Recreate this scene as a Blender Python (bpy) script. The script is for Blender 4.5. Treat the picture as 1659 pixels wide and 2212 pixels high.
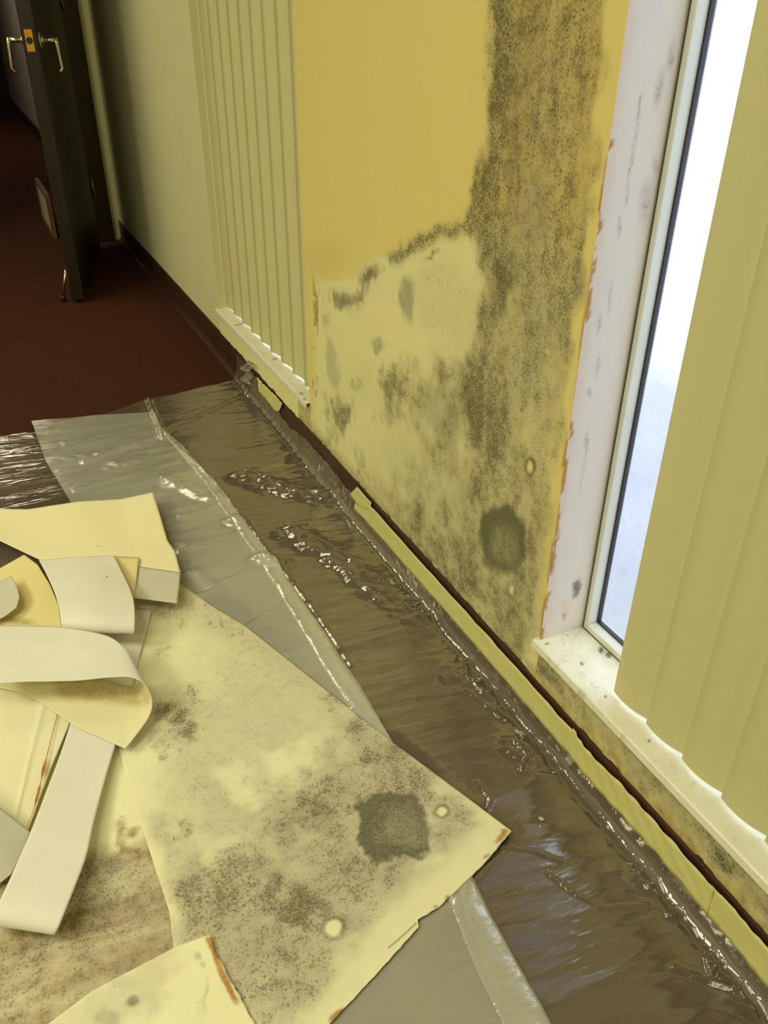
import bpy, bmesh, math, random
import numpy as np
from mathutils import Vector, Matrix
for o in list(bpy.data.objects): bpy.data.objects.remove(o)
C = bpy.context.scene.collection
S = bpy.context.scene
random.seed(5)
# ------------------------------------------------------------ camera
CX, CY, FPX = 829.5, 1106.0, 1771.7
Rm = np.array([[ 0.9031, -0.2163,  0.3711],[-0.4294, -0.4724,  0.7697],[ 0.0089, -0.8544, -0.5195]])
_u, _s, _v = np.linalg.svd(Rm); Rm = _u @ _v
H = 1.05
W = 0.680            # plane of the window wall
cd = bpy.data.cameras.new('camera'); cam = bpy.data.objects.new('camera', cd); C.objects.link(cam)
cd.sensor_fit = 'VERTICAL'; cd.sensor_height = 24.0; cd.lens = FPX/2212*24.0
cd.clip_start = 0.02; cd.clip_end = 200
M4 = Matrix.Identity(4)
for i in range(3):
    M4[i][0] = Rm[i,0]; M4[i][1] = -Rm[i,1]; M4[i][2] = -Rm[i,2]
M4[0][3], M4[1][3], M4[2][3] = 0, 0, H
cam.matrix_world = M4
S.camera = cam
# ------------------------------------------------------------ light
w = bpy.data.worlds.new('sky'); S.world = w; w.use_nodes = True
bg = w.node_tree.nodes['Background']; bg.inputs[0].default_value = (0.80, 0.88, 1.0, 1); bg.inputs[1].default_value = 2.6
def light(name, kind, loc, rot, energy, col, sx=1, sy=1):
    l = bpy.data.lights.new(name, kind); l.energy = energy; l.color = col
    if kind == 'AREA': l.shape = 'RECTANGLE'; l.size = sx; l.size_y = sy
    o = bpy.data.objects.new(name, l); C.objects.link(o); o.location = loc; o.rotation_euler = rot; return o
WARM = (1.0, 0.975, 0.71)
sun = light('sun', 'SUN', (-4, 0, 8), (0, math.radians(-19), math.radians(-8)), 4.0, (1, .96, .9)); sun.data.angle = math.radians(14)
light('unseen_ceiling_light', 'AREA', (-2.6, 1.6, 2.55), (0, 0, 0), 60, WARM, 1.2, 1.2)
light('unseen_ceiling_light', 'AREA', (-2.6, -0.6, 2.55), (0, 0, 0), 50, WARM, 1.2, 1.2)
light('unseen_ceiling_light', 'AREA', (-0.9, 0.5, 2.55), (0, 0, 0), 24, WARM, 1.2, 1.2)
light('unseen_ceiling_light', 'AREA', (-0.95, 3.75, 2.55), (0, 0, 0), 20, WARM, 1.2, 1.2)  # unseen lamp added at the far end for glints on the film
light('hall_light', 'AREA', (-0.3, 8.5, 2.5), (0, 0, 0), 16, (1, .86, .66), 0.6, 0.6)
vs = S.view_settings
vs.view_transform = 'Standard'; vs.look = 'None'; vs.gamma = 1; vs.exposure = 0.0; vs.use_curve_mapping = False

# ------------------------------------------------------------ survey helpers (photo point + height -> place in the room)
def ray(u, v): return Rm @ np.array([u-CX, v-CY, FPX])
def P(u, v, z=0.0):
    d = ray(u, v); t = (z-H)/d[2]; return Vector((d[0]*t, d[1]*t, z))
def PX(u, v, x=W):
    d = ray(u, v); t = x/d[0]; return Vector((x, d[1]*t, H+d[2]*t))
def proj(p):
    q = (np.asarray(p, float) - np.array([0, 0, H])) @ Rm
    return CX + FPX*q[:, 0]/q[:, 2], CY + FPX*q[:, 1]/q[:, 2]
_rng = np.random.RandomState(7); _tab = _rng.rand(256, 256)
def vnoise(x, y):
    xi = np.floor(x).astype(int); yi = np.floor(y).astype(int); fx = x-xi; fy = y-yi
    fx = fx*fx*(3-2*fx); fy = fy*fy*(3-2*fy)
    a = _tab[xi % 256, yi % 256]; b = _tab[(xi+1) % 256, yi % 256]; c = _tab[xi % 256, (yi+1) % 256]; d = _tab[(xi+1) % 256, (yi+1) % 256]
    return (a*(1-fx)+b*fx)*(1-fy) + (c*(1-fx)+d*fx)*fy
def fbm(x, y, o=4):
    s = 0; a = .5; n = 0
    for k in range(o):
        s = s + a*vnoise(x*2**k+17.3*k, y*2**k+5.1*k); n += a; a *= .55
    return s/n
def sst(a, b, x):
    t = np.clip((x-a)/(b-a), 0, 1); return t*t*(3-2*t)

# ------------------------------------------------------------ materials
def newmat(name):
    m = bpy.data.materials.new(name); m.use_nodes = True
    nt = m.node_tree; b = nt.nodes['Principled BSDF']; return m, nt, b
def srgb(r, g, b):
    f = lambda c: (c/255/12.92) if c/255 <= .04045 else ((c/255+.055)/1.055)**2.4
    return (f(r), f(g), f(b), 1)
def N(nt, t, **kw):
    n = nt.nodes.new(t)
    for k, v in kw.items():
        if k in n.inputs: n.inputs[k].default_value = v
        else: setattr(n, k, v)
    return n
def L(nt, a, b): nt.links.new(a, b)
def noise(nt, scale, detail=3, rough=.5, stretch=None):
    tc = N(nt, 'ShaderNodeTexCoord'); n = N(nt, 'ShaderNodeTexNoise', Scale=scale, Detail=detail, Roughness=rough)
    if stretch:
        mp = N(nt, 'ShaderNodeMapping'); mp.inputs['Scale'].default_value = stretch
        L(nt, tc.outputs['Object'], mp.inputs[0]); L(nt, mp.outputs[0], n.inputs['Vector'])
    else: L(nt, tc.outputs['Object'], n.inputs['Vector'])
    return n.outputs['Fac']
def math_(nt, op, a, b=None, clamp=False):
    n = nt.nodes.new('ShaderNodeMath'); n.operation = op; n.use_clamp = clamp
    for i, x in enumerate((a, b)):
        if x is None: continue
        if isinstance(x, (int, float)): n.inputs[i].default_value = x
        else: L(nt, x, n.inputs[i])
    return n.outputs[0]
def mixc(nt, f, a, b):
    n = nt.nodes.new('ShaderNodeMix'); n.data_type = 'RGBA'
    for i, x in ((0, f), (6, a), (7, b)):
        if isinstance(x, (int, float, tuple)): n.inputs[i].default_value = x
        else: L(nt, x, n.inputs[i])
    return n.outputs[2]
def bump(nt, b, h, strength=.2, dist=.002):
    n = N(nt, 'ShaderNodeBump', Strength=strength, Distance=dist); L(nt, h, n.inputs['Height']); L(nt, n.outputs[0], b.inputs['Normal'])
def simple(name, c1, c2=None, scale=30, rough=.6, bs=0, metal=0, spec=.5, stretch=None, detail=3, bdist=.002):
    m, nt, b = newmat(name)
    b.inputs['Roughness'].default_value = rough; b.inputs['Metallic'].default_value = metal
    b.inputs['Specular IOR Level'].default_value = spec
    f = noise(nt, scale, detail, .55, stretch)
    f2 = math_(nt, 'MULTIPLY', math_(nt, 'SUBTRACT', f, .3), 2.5, True)
    L(nt, mixc(nt, f2, c1, c2 or c1), b.inputs['Base Color'])
    if bs: bump(nt, b, f, bs, bdist)
    return m

def moldmat(name, base, pale, spk=(.085, .075, .022, 1), brown=(.36, .24, .06, 1), grey=(.34, .31, .20, 1), stain=(.088, .098, .052, 1), sscale=300, rough=.65, halo=(.27, .235, .125, 1)):
    m, nt, b = newmat(name)
    b.inputs['Roughness'].default_value = rough; b.inputs['Specular IOR Level'].default_value = .25
    a1 = N(nt, 'ShaderNodeAttribute', attribute_name='stain_a'); a2 = N(nt, 'ShaderNodeAttribute', attribute_name='stain_b')
    s1 = N(nt, 'ShaderNodeSeparateColor'); s2 = N(nt, 'ShaderNodeSeparateColor')
    L(nt, a1.outputs['Color'], s1.inputs[0]); L(nt, a2.outputs['Color'], s2.inputs[0])
    R, G, B = s1.outputs; PL, DS, RU = s2.outputs
    nf = noise(nt, sscale, 4, .7); nm = noise(nt, 55, 5, .65); nl = noise(nt, 14, 4, .6)
    mott = math_(nt, 'MULTIPLY', math_(nt, 'SUBTRACT', nl, .35), 2.2, True)
    c = mixc(nt, PL, base, pale)
    c = mixc(nt, math_(nt, 'MULTIPLY', mott, .12), c, (pale[0]*.8, pale[1]*.78, pale[2]*.7, 1))
    gf = math_(nt, 'MULTIPLY', G, math_(nt, 'ADD', math_(nt, 'MULTIPLY', nm, 1.6), .0), True)
    c = mixc(nt, gf, c, brown)
    bf = math_(nt, 'MULTIPLY', B, math_(nt, 'ADD', math_(nt, 'MULTIPLY', nm, .7), .5), True)
    c = mixc(nt, bf, c, grey)
    df = math_(nt, 'MULTIPLY', DS, math_(nt, 'ADD', math_(nt, 'MULTIPLY', nf, .9), .52), True)
    c = mixc(nt, df, c, stain)
    c = mixc(nt, math_(nt, 'MULTIPLY', math_(nt, 'MULTIPLY', R, .50), math_(nt, 'ADD', nm, .45), True), c, halo)
    n = math_(nt, 'ADD', math_(nt, 'MULTIPLY', nf, .62), math_(nt, 'MULTIPLY', nm, .38))
    th = math_(nt, 'SUBTRACT', .60, math_(nt, 'MULTIPLY', R, .19))
    sf = math_(nt, 'MULTIPLY', math_(nt, 'SUBTRACT', n, th), 9, True)
    gate = math_(nt, 'MULTIPLY', R, 5, True)
    sf = math_(nt, 'MULTIPLY', sf, math_(nt, 'MULTIPLY', gate, .60))
    s2_ = math_(nt, 'MULTIPLY', math_(nt, 'SUBTRACT', nf, math_(nt, 'ADD', th, .075)), 12, True)
    sf = math_(nt, 'MAXIMUM', sf, math_(nt, 'MULTIPLY', s2_, math_(nt, 'MULTIPLY', gate, .86)))
    c = mixc(nt, sf, c, spk)
    c = mixc(nt, math_(nt, 'MULTIPLY', RU, math_(nt, 'ADD', nm, .45), True), c, (.46, .23, .05, 1))
    L(nt, c, b.inputs['Base Color'])
    hh = math_(nt, 'ADD', math_(nt, 'MULTIPLY', sf, .5), math_(nt, 'MULTIPLY', nf, .3))
    bump(nt, b, hh, .25, .0012)
    return m

MAT = {}
MAT['mold_wall'] = moldmat('moldy_wall', srgb(226, 208, 128), srgb(229, 222, 162))
MAT['mold_paper'] = moldmat('moldy_vinyl', srgb(240, 234, 186), srgb(242, 237, 196), spk=(.13, .105, .05, 1), brown=(.34, .22, .07, 1), grey=(.42, .37, .27, 1), sscale=260, halo=(.33, .275, .17, 1))
MAT['mold_reveal'] = moldmat('stained_plaster', srgb(226, 216, 202), srgb(230, 218, 196), spk=(.16, .13, .13, 1), grey=(.5, .44, .4, 1), brown=(.75, .55, .4, 1))
MAT['marble'] = moldmat('pale_marble', srgb(240, 238, 215), srgb(225, 220, 190), spk=(.1, .09, .07, 1), grey=(.5, .5, .42, 1), rough=.25)
MAT['paint'] = simple('cream_wall_paint', srgb(216, 212, 160), srgb(220, 215, 168), 4, .7, .05)
MAT['room_paint'] = simple('room_paint', srgb(215, 208, 170), None, 4, .8)
MAT['hall_paint'] = simple('hall_paint', srgb(190, 180, 165), srgb(170, 160, 145), 6, .8)
MAT['ceiling'] = simple('ceiling_tile', srgb(225, 222, 205), None, 10, .9)
MAT['carpet'] = simple('brown_carpet', srgb(58, 33, 21), srgb(88, 50, 33), 420, .95, .8, spec=.1, bdist=.004)
MAT['rubber'] = simple('brown_rubber', srgb(58, 34, 20), srgb(70, 42, 26), 20, .45, .05)
MAT['wood'] = simple('dark_wood', srgb(24, 16, 4), srgb(44, 29, 8), 9, .4, .05, stretch=(8, 8, .6))
MAT['oak'] = simple('pale_wood', srgb(110, 76, 32), srgb(84, 56, 22), 12, .5)
MAT['steel'] = simple('brushed_steel', srgb(190, 185, 165), srgb(215, 210, 190), 60, .28, 0, 1)
MAT['brass'] = simple('brass', srgb(225, 160, 50), srgb(235, 175, 70), 60, .35, 0, 1)
MAT['black'] = simple('black_rubber', (.012, .012, .012, 1), None, 20, .6)
MAT['alu'] = simple('painted_aluminium', srgb(214, 216, 200), srgb(222, 222, 208), 15, .4)
MAT['gasket'] = simple('gasket', (.02, .018, .025, 1), None, 10, .5)
MAT['concrete'] = simple('outdoor_concrete', srgb(196, 198, 206), srgb(206, 206, 212), 5, .9)
MAT['vinyl_front'] = simple('cream_vinyl_face', srgb(240, 232, 182), srgb(242, 234, 188), 3, .6, .1)
MAT['vinyl_back'] = simple('white_vinyl_backing', srgb(226, 222, 206), srgb(234, 230, 214), 8, .8, .12, spec=.2)
MAT['vinyl_grey'] = simple('grey_vinyl_backing', srgb(200, 196, 176), srgb(208, 204, 184), 8, .8, .12, spec=.2)
MAT['vinyl_tan'] = simple('tan_vinyl_face', srgb(234, 220, 162), srgb(226, 208, 140), 5, .6, .1)
MAT['chip'] = simple('plaster_chip', srgb(210, 200, 170), srgb(150, 130, 90), 90, .8)

def tapemat():
    m, nt, b = newmat('masking_tape')
    n = noise(nt, 60, 4, .6, (1, .25, 1))
    L(nt, mixc(nt, n, srgb(196, 190, 112), srgb(216, 210, 138)), b.inputs['Base Color'])
    b.inputs['Roughness'].default_value = .55; bump(nt, b, n, .35, .002); return m
MAT['tape'] = tapemat()

def slatmat():
    m, nt, b = newmat('translucent_slat')
    b.inputs['Base Color'].default_value = srgb(214, 208, 158); b.inputs['Roughness'].default_value = .5
    tr = N(nt, 'ShaderNodeBsdfTranslucent'); tr.inputs[0].default_value = srgb(222, 212, 158)
    mx = N(nt, 'ShaderNodeMixShader'); mx.inputs[0].default_value = .42
    L(nt, b.outputs[0], mx.inputs[1]); L(nt, tr.outputs[0], mx.inputs[2])
    L(nt, mx.outputs[0], nt.nodes['Material Output'].inputs[0]); return m
MAT['slat'] = slatmat()

def filmmat(name, haze, col, gloss=.06, rough=.11, bscale=14, bst=.10):
    m, nt, b = newmat(name); nt.nodes.remove(b)
    out = nt.nodes['Material Output']
    tr = N(nt, 'ShaderNodeBsdfTransparent'); di = N(nt, 'ShaderNodeBsdfDiffuse'); di.inputs[0].default_value = col
    gl = N(nt, 'ShaderNodeBsdfGlossy', Roughness=rough); gl.inputs[0].default_value = (1, .97, .88, 1)
    fr = N(nt, 'ShaderNodeLayerWeight', Blend=.35)
    def rdg(sc, st, rot=0):
        tc = N(nt, 'ShaderNodeTexCoord'); mp = N(nt, 'ShaderNodeMapping'); mp.inputs['Scale'].default_value = st; mp.inputs['Rotation'].default_value = (0, 0, rot)
        q = N(nt, 'ShaderNodeTexNoise', Scale=sc, Detail=4, Roughness=.55); L(nt, tc.outputs['Object'], mp.inputs[0]); L(nt, mp.outputs[0], q.inputs['Vector'])
        return math_(nt, 'POWER', math_(nt, 'SUBTRACT', 1, math_(nt, 'ABSOLUTE', math_(nt, 'MULTIPLY', math_(nt, 'SUBTRACT', q.outputs['Fac'], .5), 5)), True), 4)
    n = math_(nt, 'ADD', math_(nt, 'MULTIPLY', rdg(9, (.22, 2.2, 1)), 1.0), math_(nt, 'ADD', math_(nt, 'MULTIPLY', rdg(8, (.4, 1.8, 1), .5), .7), math_(nt, 'MULTIPLY', noise(nt, 14, 3, .5, (.5, 2.5, 1)), .5)))
    n2 = noise(nt, 3, 2, .5)
    hz = math_(nt, 'MULTIPLY', math_(nt, 'ADD', math_(nt, 'MULTIPLY', n2, .9), .55), haze, True)
    m1 = N(nt, 'ShaderNodeMixShader'); L(nt, hz, m1.inputs[0]); L(nt, tr.outputs[0], m1.inputs[1]); L(nt, di.outputs[0], m1.inputs[2])
    m2 = N(nt, 'ShaderNodeMixShader'); f = math_(nt, 'ADD', math_(nt, 'MULTIPLY', fr.outputs['Facing'], .55), gloss, True)
    L(nt, f, m2.inputs[0]); L(nt, m1.outputs[0], m2.inputs[1]); L(nt, gl.outputs[0], m2.inputs[2])
    bp = N(nt, 'ShaderNodeBump', Strength=bst, Distance=.0045); L(nt, n, bp.inputs['Height'])
    for s in (gl, fr): L(nt, bp.outputs[0], s.inputs['Normal'])
    L(nt, m2.outputs[0], out.inputs[0]); return m
MAT['film'] = filmmat('clear_poly_film', .09, (.78, .78, .60, 1))
MAT['film_milky'] = filmmat('milky_poly_film', .40, (.78, .78, .66, 1), .06, .22)
MAT['film_fold'] = filmmat('folded_poly_film', .34, (.85, .85, .72, 1), .08, .15)

def glassmat():
    m, nt, b = newmat('window_glass'); nt.nodes.remove(b)
    tr = N(nt, 'ShaderNodeBsdfTransparent'); tr.inputs[0].default_value = (.93, .95, 1, 1)
    di = N(nt, 'ShaderNodeBsdfDiffuse'); di.inputs[0].default_value = (.7, .72, .75, 1)
    gl = N(nt, 'ShaderNodeBsdfGlossy', Roughness=.03)
    n = noise(nt, 60, 5, .7); f = math_(nt, 'MULTIPLY', math_(nt, 'SUBTRACT', n, .52), .6, True)
    m1 = N(nt, 'ShaderNodeMixShader'); L(nt, f, m1.inputs[0]); L(nt, tr.outputs[0], m1.inputs[1]); L(nt, di.outputs[0], m1.inputs[2])
    m2 = N(nt, 'ShaderNodeMixShader'); m2.inputs[0].default_value = .05
    L(nt, m1.outputs[0], m2.inputs[1]); L(nt, gl.outputs[0], m2.inputs[2]); L(nt, m2.outputs[0], nt.nodes['Material Output'].inputs[0]); return m
MAT['glass'] = glassmat()

# ------------------------------------------------------------ object helpers
def meshobj(name, verts, faces, mat, parent=None, smooth=False):
    me = bpy.data.meshes.new(name); me.from_pydata([tuple(v) for v in verts], [], faces); me.update()
    for m in (mat if isinstance(mat, list) else [mat]): me.materials.append(m)
    if smooth: me.polygons.foreach_set('use_smooth', [True]*len(me.polygons))
    o = bpy.data.objects.new(name, me); C.objects.link(o)
    if parent: o.parent = parent; o.matrix_parent_inverse = Matrix.Translation(-Vector(parent.location)) if parent.rotation_euler[2] == 0 else parent.matrix_basis.inverted()
    return o
def empty(name, loc):
    o = bpy.data.objects.new(name, None); C.objects.link(o); o.location = loc; o.empty_display_size = .05; return o
def tag(o, label=None, cat=None, group=None, kind=None):
    if label: o['label'] = label
    if cat: o['category'] = cat
    if group: o['group'] = group
    if kind: o['kind'] = kind
    return o
class MB:
    def __init__(s): s.bm = bmesh.new()
    def box(s, a, b, bev=0, mat4=None):
        lo = [min(a[i], b[i]) for i in range(3)]; hi = [max(a[i], b[i]) for i in range(3)]
        r = bmesh.ops.create_cube(s.bm, size=1)
        vs = r['verts']
        for v in vs:
            v.co = Vector([lo[i] + (v.co[i]+.5)*(hi[i]-lo[i]) for i in range(3)])
        if bev:
            es = list({e for v in vs for e in v.link_edges})
            r2 = bmesh.ops.bevel(s.bm, geom=es, offset=bev, segments=2, affect='EDGES', profile=.5)
            vs = list({v for f in r2['faces'] for v in f.verts} | {v for v in vs if v.is_valid})
        if mat4: 
            for v in vs: v.co = mat4 @ v.co
        return s
    def tube(s, pts, rad, seg=12):
        pts = [Vector(p) for p in pts]; rads = rad if isinstance(rad, (list, tuple)) else [rad]*len(pts)
        rings = []
        for i, p in enumerate(pts):
            d = (pts[min(i+1, len(pts)-1)] - pts[max(i-1, 0)]).normalized()
            a = d.orthogonal().normalized() if i == 0 else (pa - d*pa.dot(d)).normalized()
            pa = a; b = d.cross(a)
            rings.append([s.bm.verts.new(p + (a*math.cos(t)+b*math.sin(t))*rads[i]) for t in [2*math.pi*k/seg for k in range(seg)]])
        for r0, r1 in zip(rings, rings[1:]):
            for k in range(seg): s.bm.faces.new((r0[k], r0[(k+1) % seg], r1[(k+1) % seg], r1[k]))
        s.bm.faces.new(rings[0][::-1]); s.bm.faces.new(rings[-1]); return s
    def build(s, name, mat, parent=None, smooth=False):
        bmesh.ops.recalc_face_normals(s.bm, faces=s.bm.faces)
        me = bpy.data.meshes.new(name); s.bm.to_mesh(me); s.bm.free(); me.materials.append(mat)
        if smooth: me.polygons.foreach_set('use_smooth', [True]*len(me.polygons))
        o = bpy.data.objects.new(name, me); C.objects.link(o)
        if parent: o.parent = parent; o.matrix_parent_inverse = parent.matrix_basis.inverted()
        return o
def gridfaces(n, m):
    return [(i*m+j, i*m+j+1, (i+1)*m+j+1, (i+1)*m+j) for i in range(n-1) for j in range(m-1)]
def setmask(o, A, B):
    me = o.data
    for nm, arr in (('stain_a', A), ('stain_b', B)):
        at = me.color_attributes.new(nm, 'FLOAT_COLOR', 'POINT')
        d = np.ones((len(me.vertices), 4), np.float32); d[:, :3] = np.clip(arr, 0, 1); at.data.foreach_set('color', d.ravel())
def coords(o):
    c = np.empty(len(o.data.vertices)*3); o.data.vertices.foreach_get('co', c); return c.reshape(-1, 3)
def ell(U, V, cx, cy, rx, ry, ang=0, soft=.6):
    a = math.radians(ang); dx = U-cx; dy = V-cy
    x = (dx*math.cos(a)+dy*math.sin(a))/rx; y = (-dx*math.sin(a)+dy*math.cos(a))/ry
    return 1-sst(1-soft, 1+soft*.5, np.sqrt(x*x+y*y))
def pdist(U, V, pts):
    best = np.full(U.shape, 1e9)
    for (a, b), (c, d) in zip(pts, pts[1:]):
        vx, vy = c-a, d-b; t = np.clip(((U-a)*vx+(V-b)*vy)/(vx*vx+vy*vy+1e-12), 0, 1)
        best = np.minimum(best, np.hypot(U-a-t*vx, V-b-t*vy))
    return best
def inpoly(U, V, pts):
    r = np.zeros(U.shape, bool); n = len(pts)
    for i in range(n):
        (x1, y1), (x2, y2) = pts[i], pts[(i+1) % n]
        if y1 == y2: continue
        c = ((y1 > V) != (y2 > V)) & (U < (x2-x1)*(V-y1)/(y2-y1)+x1); r ^= c
    return r
def spoly(U, V, pts, w):
    d = pdist(U, V, pts+[pts[0]]); s = np.where(inpoly(U, V, pts), d, -d); return sst(-w, w, s)

# ------------------------------------------------------------ the room shell
BH = .101                       # top of the baseboard
Y1a, Y1b = -0.40, 0.817         # near window opening
Y2a, Y2b = 1.862, 2.722         # far window opening
SZ, HZ = 0.170, 2.10            # underside of sill, head of the openings
YE = 4.68                       # wall with the doorway
XL, YN, ZC = -5.0, -2.6, 2.62
f = MB().box((XL, YN, -.05), (W+.14, 12.2, 0)).build('floor', MAT['carpet']); tag(f, 'dark reddish brown carpet running through the doorway', 'carpet', kind='structure')
f = MB().box((XL, YN, ZC), (W+.14, 12.2, ZC+.08)).build('ceiling', MAT['ceiling']); tag(f, 'pale ceiling above the room', 'ceiling', kind='structure')
wr = MB()
wr.box((W+.002, YN, 0), (W+.112, Y1a, ZC)); wr.box((W+.002, Y1a, 0), (W+.112, Y1b, SZ)); wr.box((W+.002, Y1a, HZ), (W+.112, Y1b, ZC))
wr.box((W+.002, Y1b, 0), (W+.112, Y2a, ZC)); wr.box((W+.002, Y2a, 0), (W+.112, Y2b, SZ)); wr.box((W+.002, Y2a, HZ), (W+.112, Y2b, ZC)); wr.box((W, Y2b, 0), (W+.112, YE, ZC))
wall = wr.build('wall_right', MAT['paint']); tag(wall, 'cream window wall with mouldy stripped stretch between its two windows', 'wall', kind='structure')
wb = MB(); DX0, DX1 = -.385, .560
wb.box((XL, YE, 0), (DX0, YE+.12, ZC)); wb.box((DX0, YE, 2.08), (DX1, YE+.12, ZC)); wb.box((DX1, YE, 0), (W, YE+.12, ZC))
tag(wb.build('wall_back', MAT['paint']), 'shaded end wall with an open doorway', 'wall', kind='structure')
tag(MB().box((XL-.1, YN, 0), (XL, 12.2, ZC)).build('wall_left', MAT['room_paint']), 'pale wall on the far left side of the room', 'wall', kind='structure')
tag(MB().box((XL, YN-.1, 0), (W+.112, YN, ZC)).build('wall_front', MAT['room_paint']), 'pale wall behind the viewpoint', 'wall', kind='structure')
tag(MB().box((.70, YE+.12, 0), (.85, 12.2, ZC)).build('wall_hallway', MAT['hall_paint']), 'grey wall beyond the open door', 'wall', kind='structure')
tag(MB().box((XL, 12.1, 0), (.70, 12.2, ZC)).build('wall_hallway_end', MAT['wood']), 'dark wall at the far end beyond the doorway', 'wall', kind='structure')
tag(MB().box((.685, YE+.13, 0), (.699, 12.1, .11)).build('baseboard_hallway', MAT['rubber']), 'dark baseboard along the grey wall beyond the door', 'baseboard', kind='structure')
tag(MB().box((W+.9, -8, -.25), (30, 40, -.2)).box((W+.112, -8, -.25), (W+.9, 40, -.2)).build('ground', MAT['concrete']), 'bright pale paving outside the near window', 'paving', kind='structure')
tag(MB().box((W+.112, -6, 2.30), (W+1.0, 12, 2.42)).build('sky_blocker', MAT['concrete']), 'roof slab added outside above the windows, unseen, to cut sky glare', 'blocker', kind='structure')  # unseen slab added to keep sky glare off the plastic film
# rubber cove base
prof = [(0, BH), (-.0035, BH-.001), (-.0045, BH-.004), (-.0045, .022), (-.008, .010), (-.016, .003), (-.018, 0), (0, 0)]
ys = [YN, 4.679]
v = [(W+px, y, z) for y in ys for px, z in prof]; n = len(prof)
fs = [(i, (i+1) % n, n+(i+1) % n, n+i) for i in range(n)] + [tuple(range(n))[::-1], tuple(range(n, 2*n))]
tag(meshobj('baseboard_right', v, fs, MAT['rubber']), 'dark brown rubber baseboard under the window wall', 'baseboard', kind='structure')
# casing of the doorway
m = MB(); m.box((DX1-.010, YE-.016, 0), (DX1+.082, YE+.002, 2.15), .004); m.box((DX1-.012, YE, 0), (DX1, YE+.12, 2.08), .002)
m.box((DX0-.075, YE-.016, 0), (DX0-.004, YE+.002, 2.15), .004); m.box((DX0-.075, YE-.016, 2.085), (DX1+.075, YE+.002, 2.16), .004)
tag(m.build('trim_1', MAT['wood']), 'dark door casing beside the dark door, next to the window wall', 'door trim', kind='structure')

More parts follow.
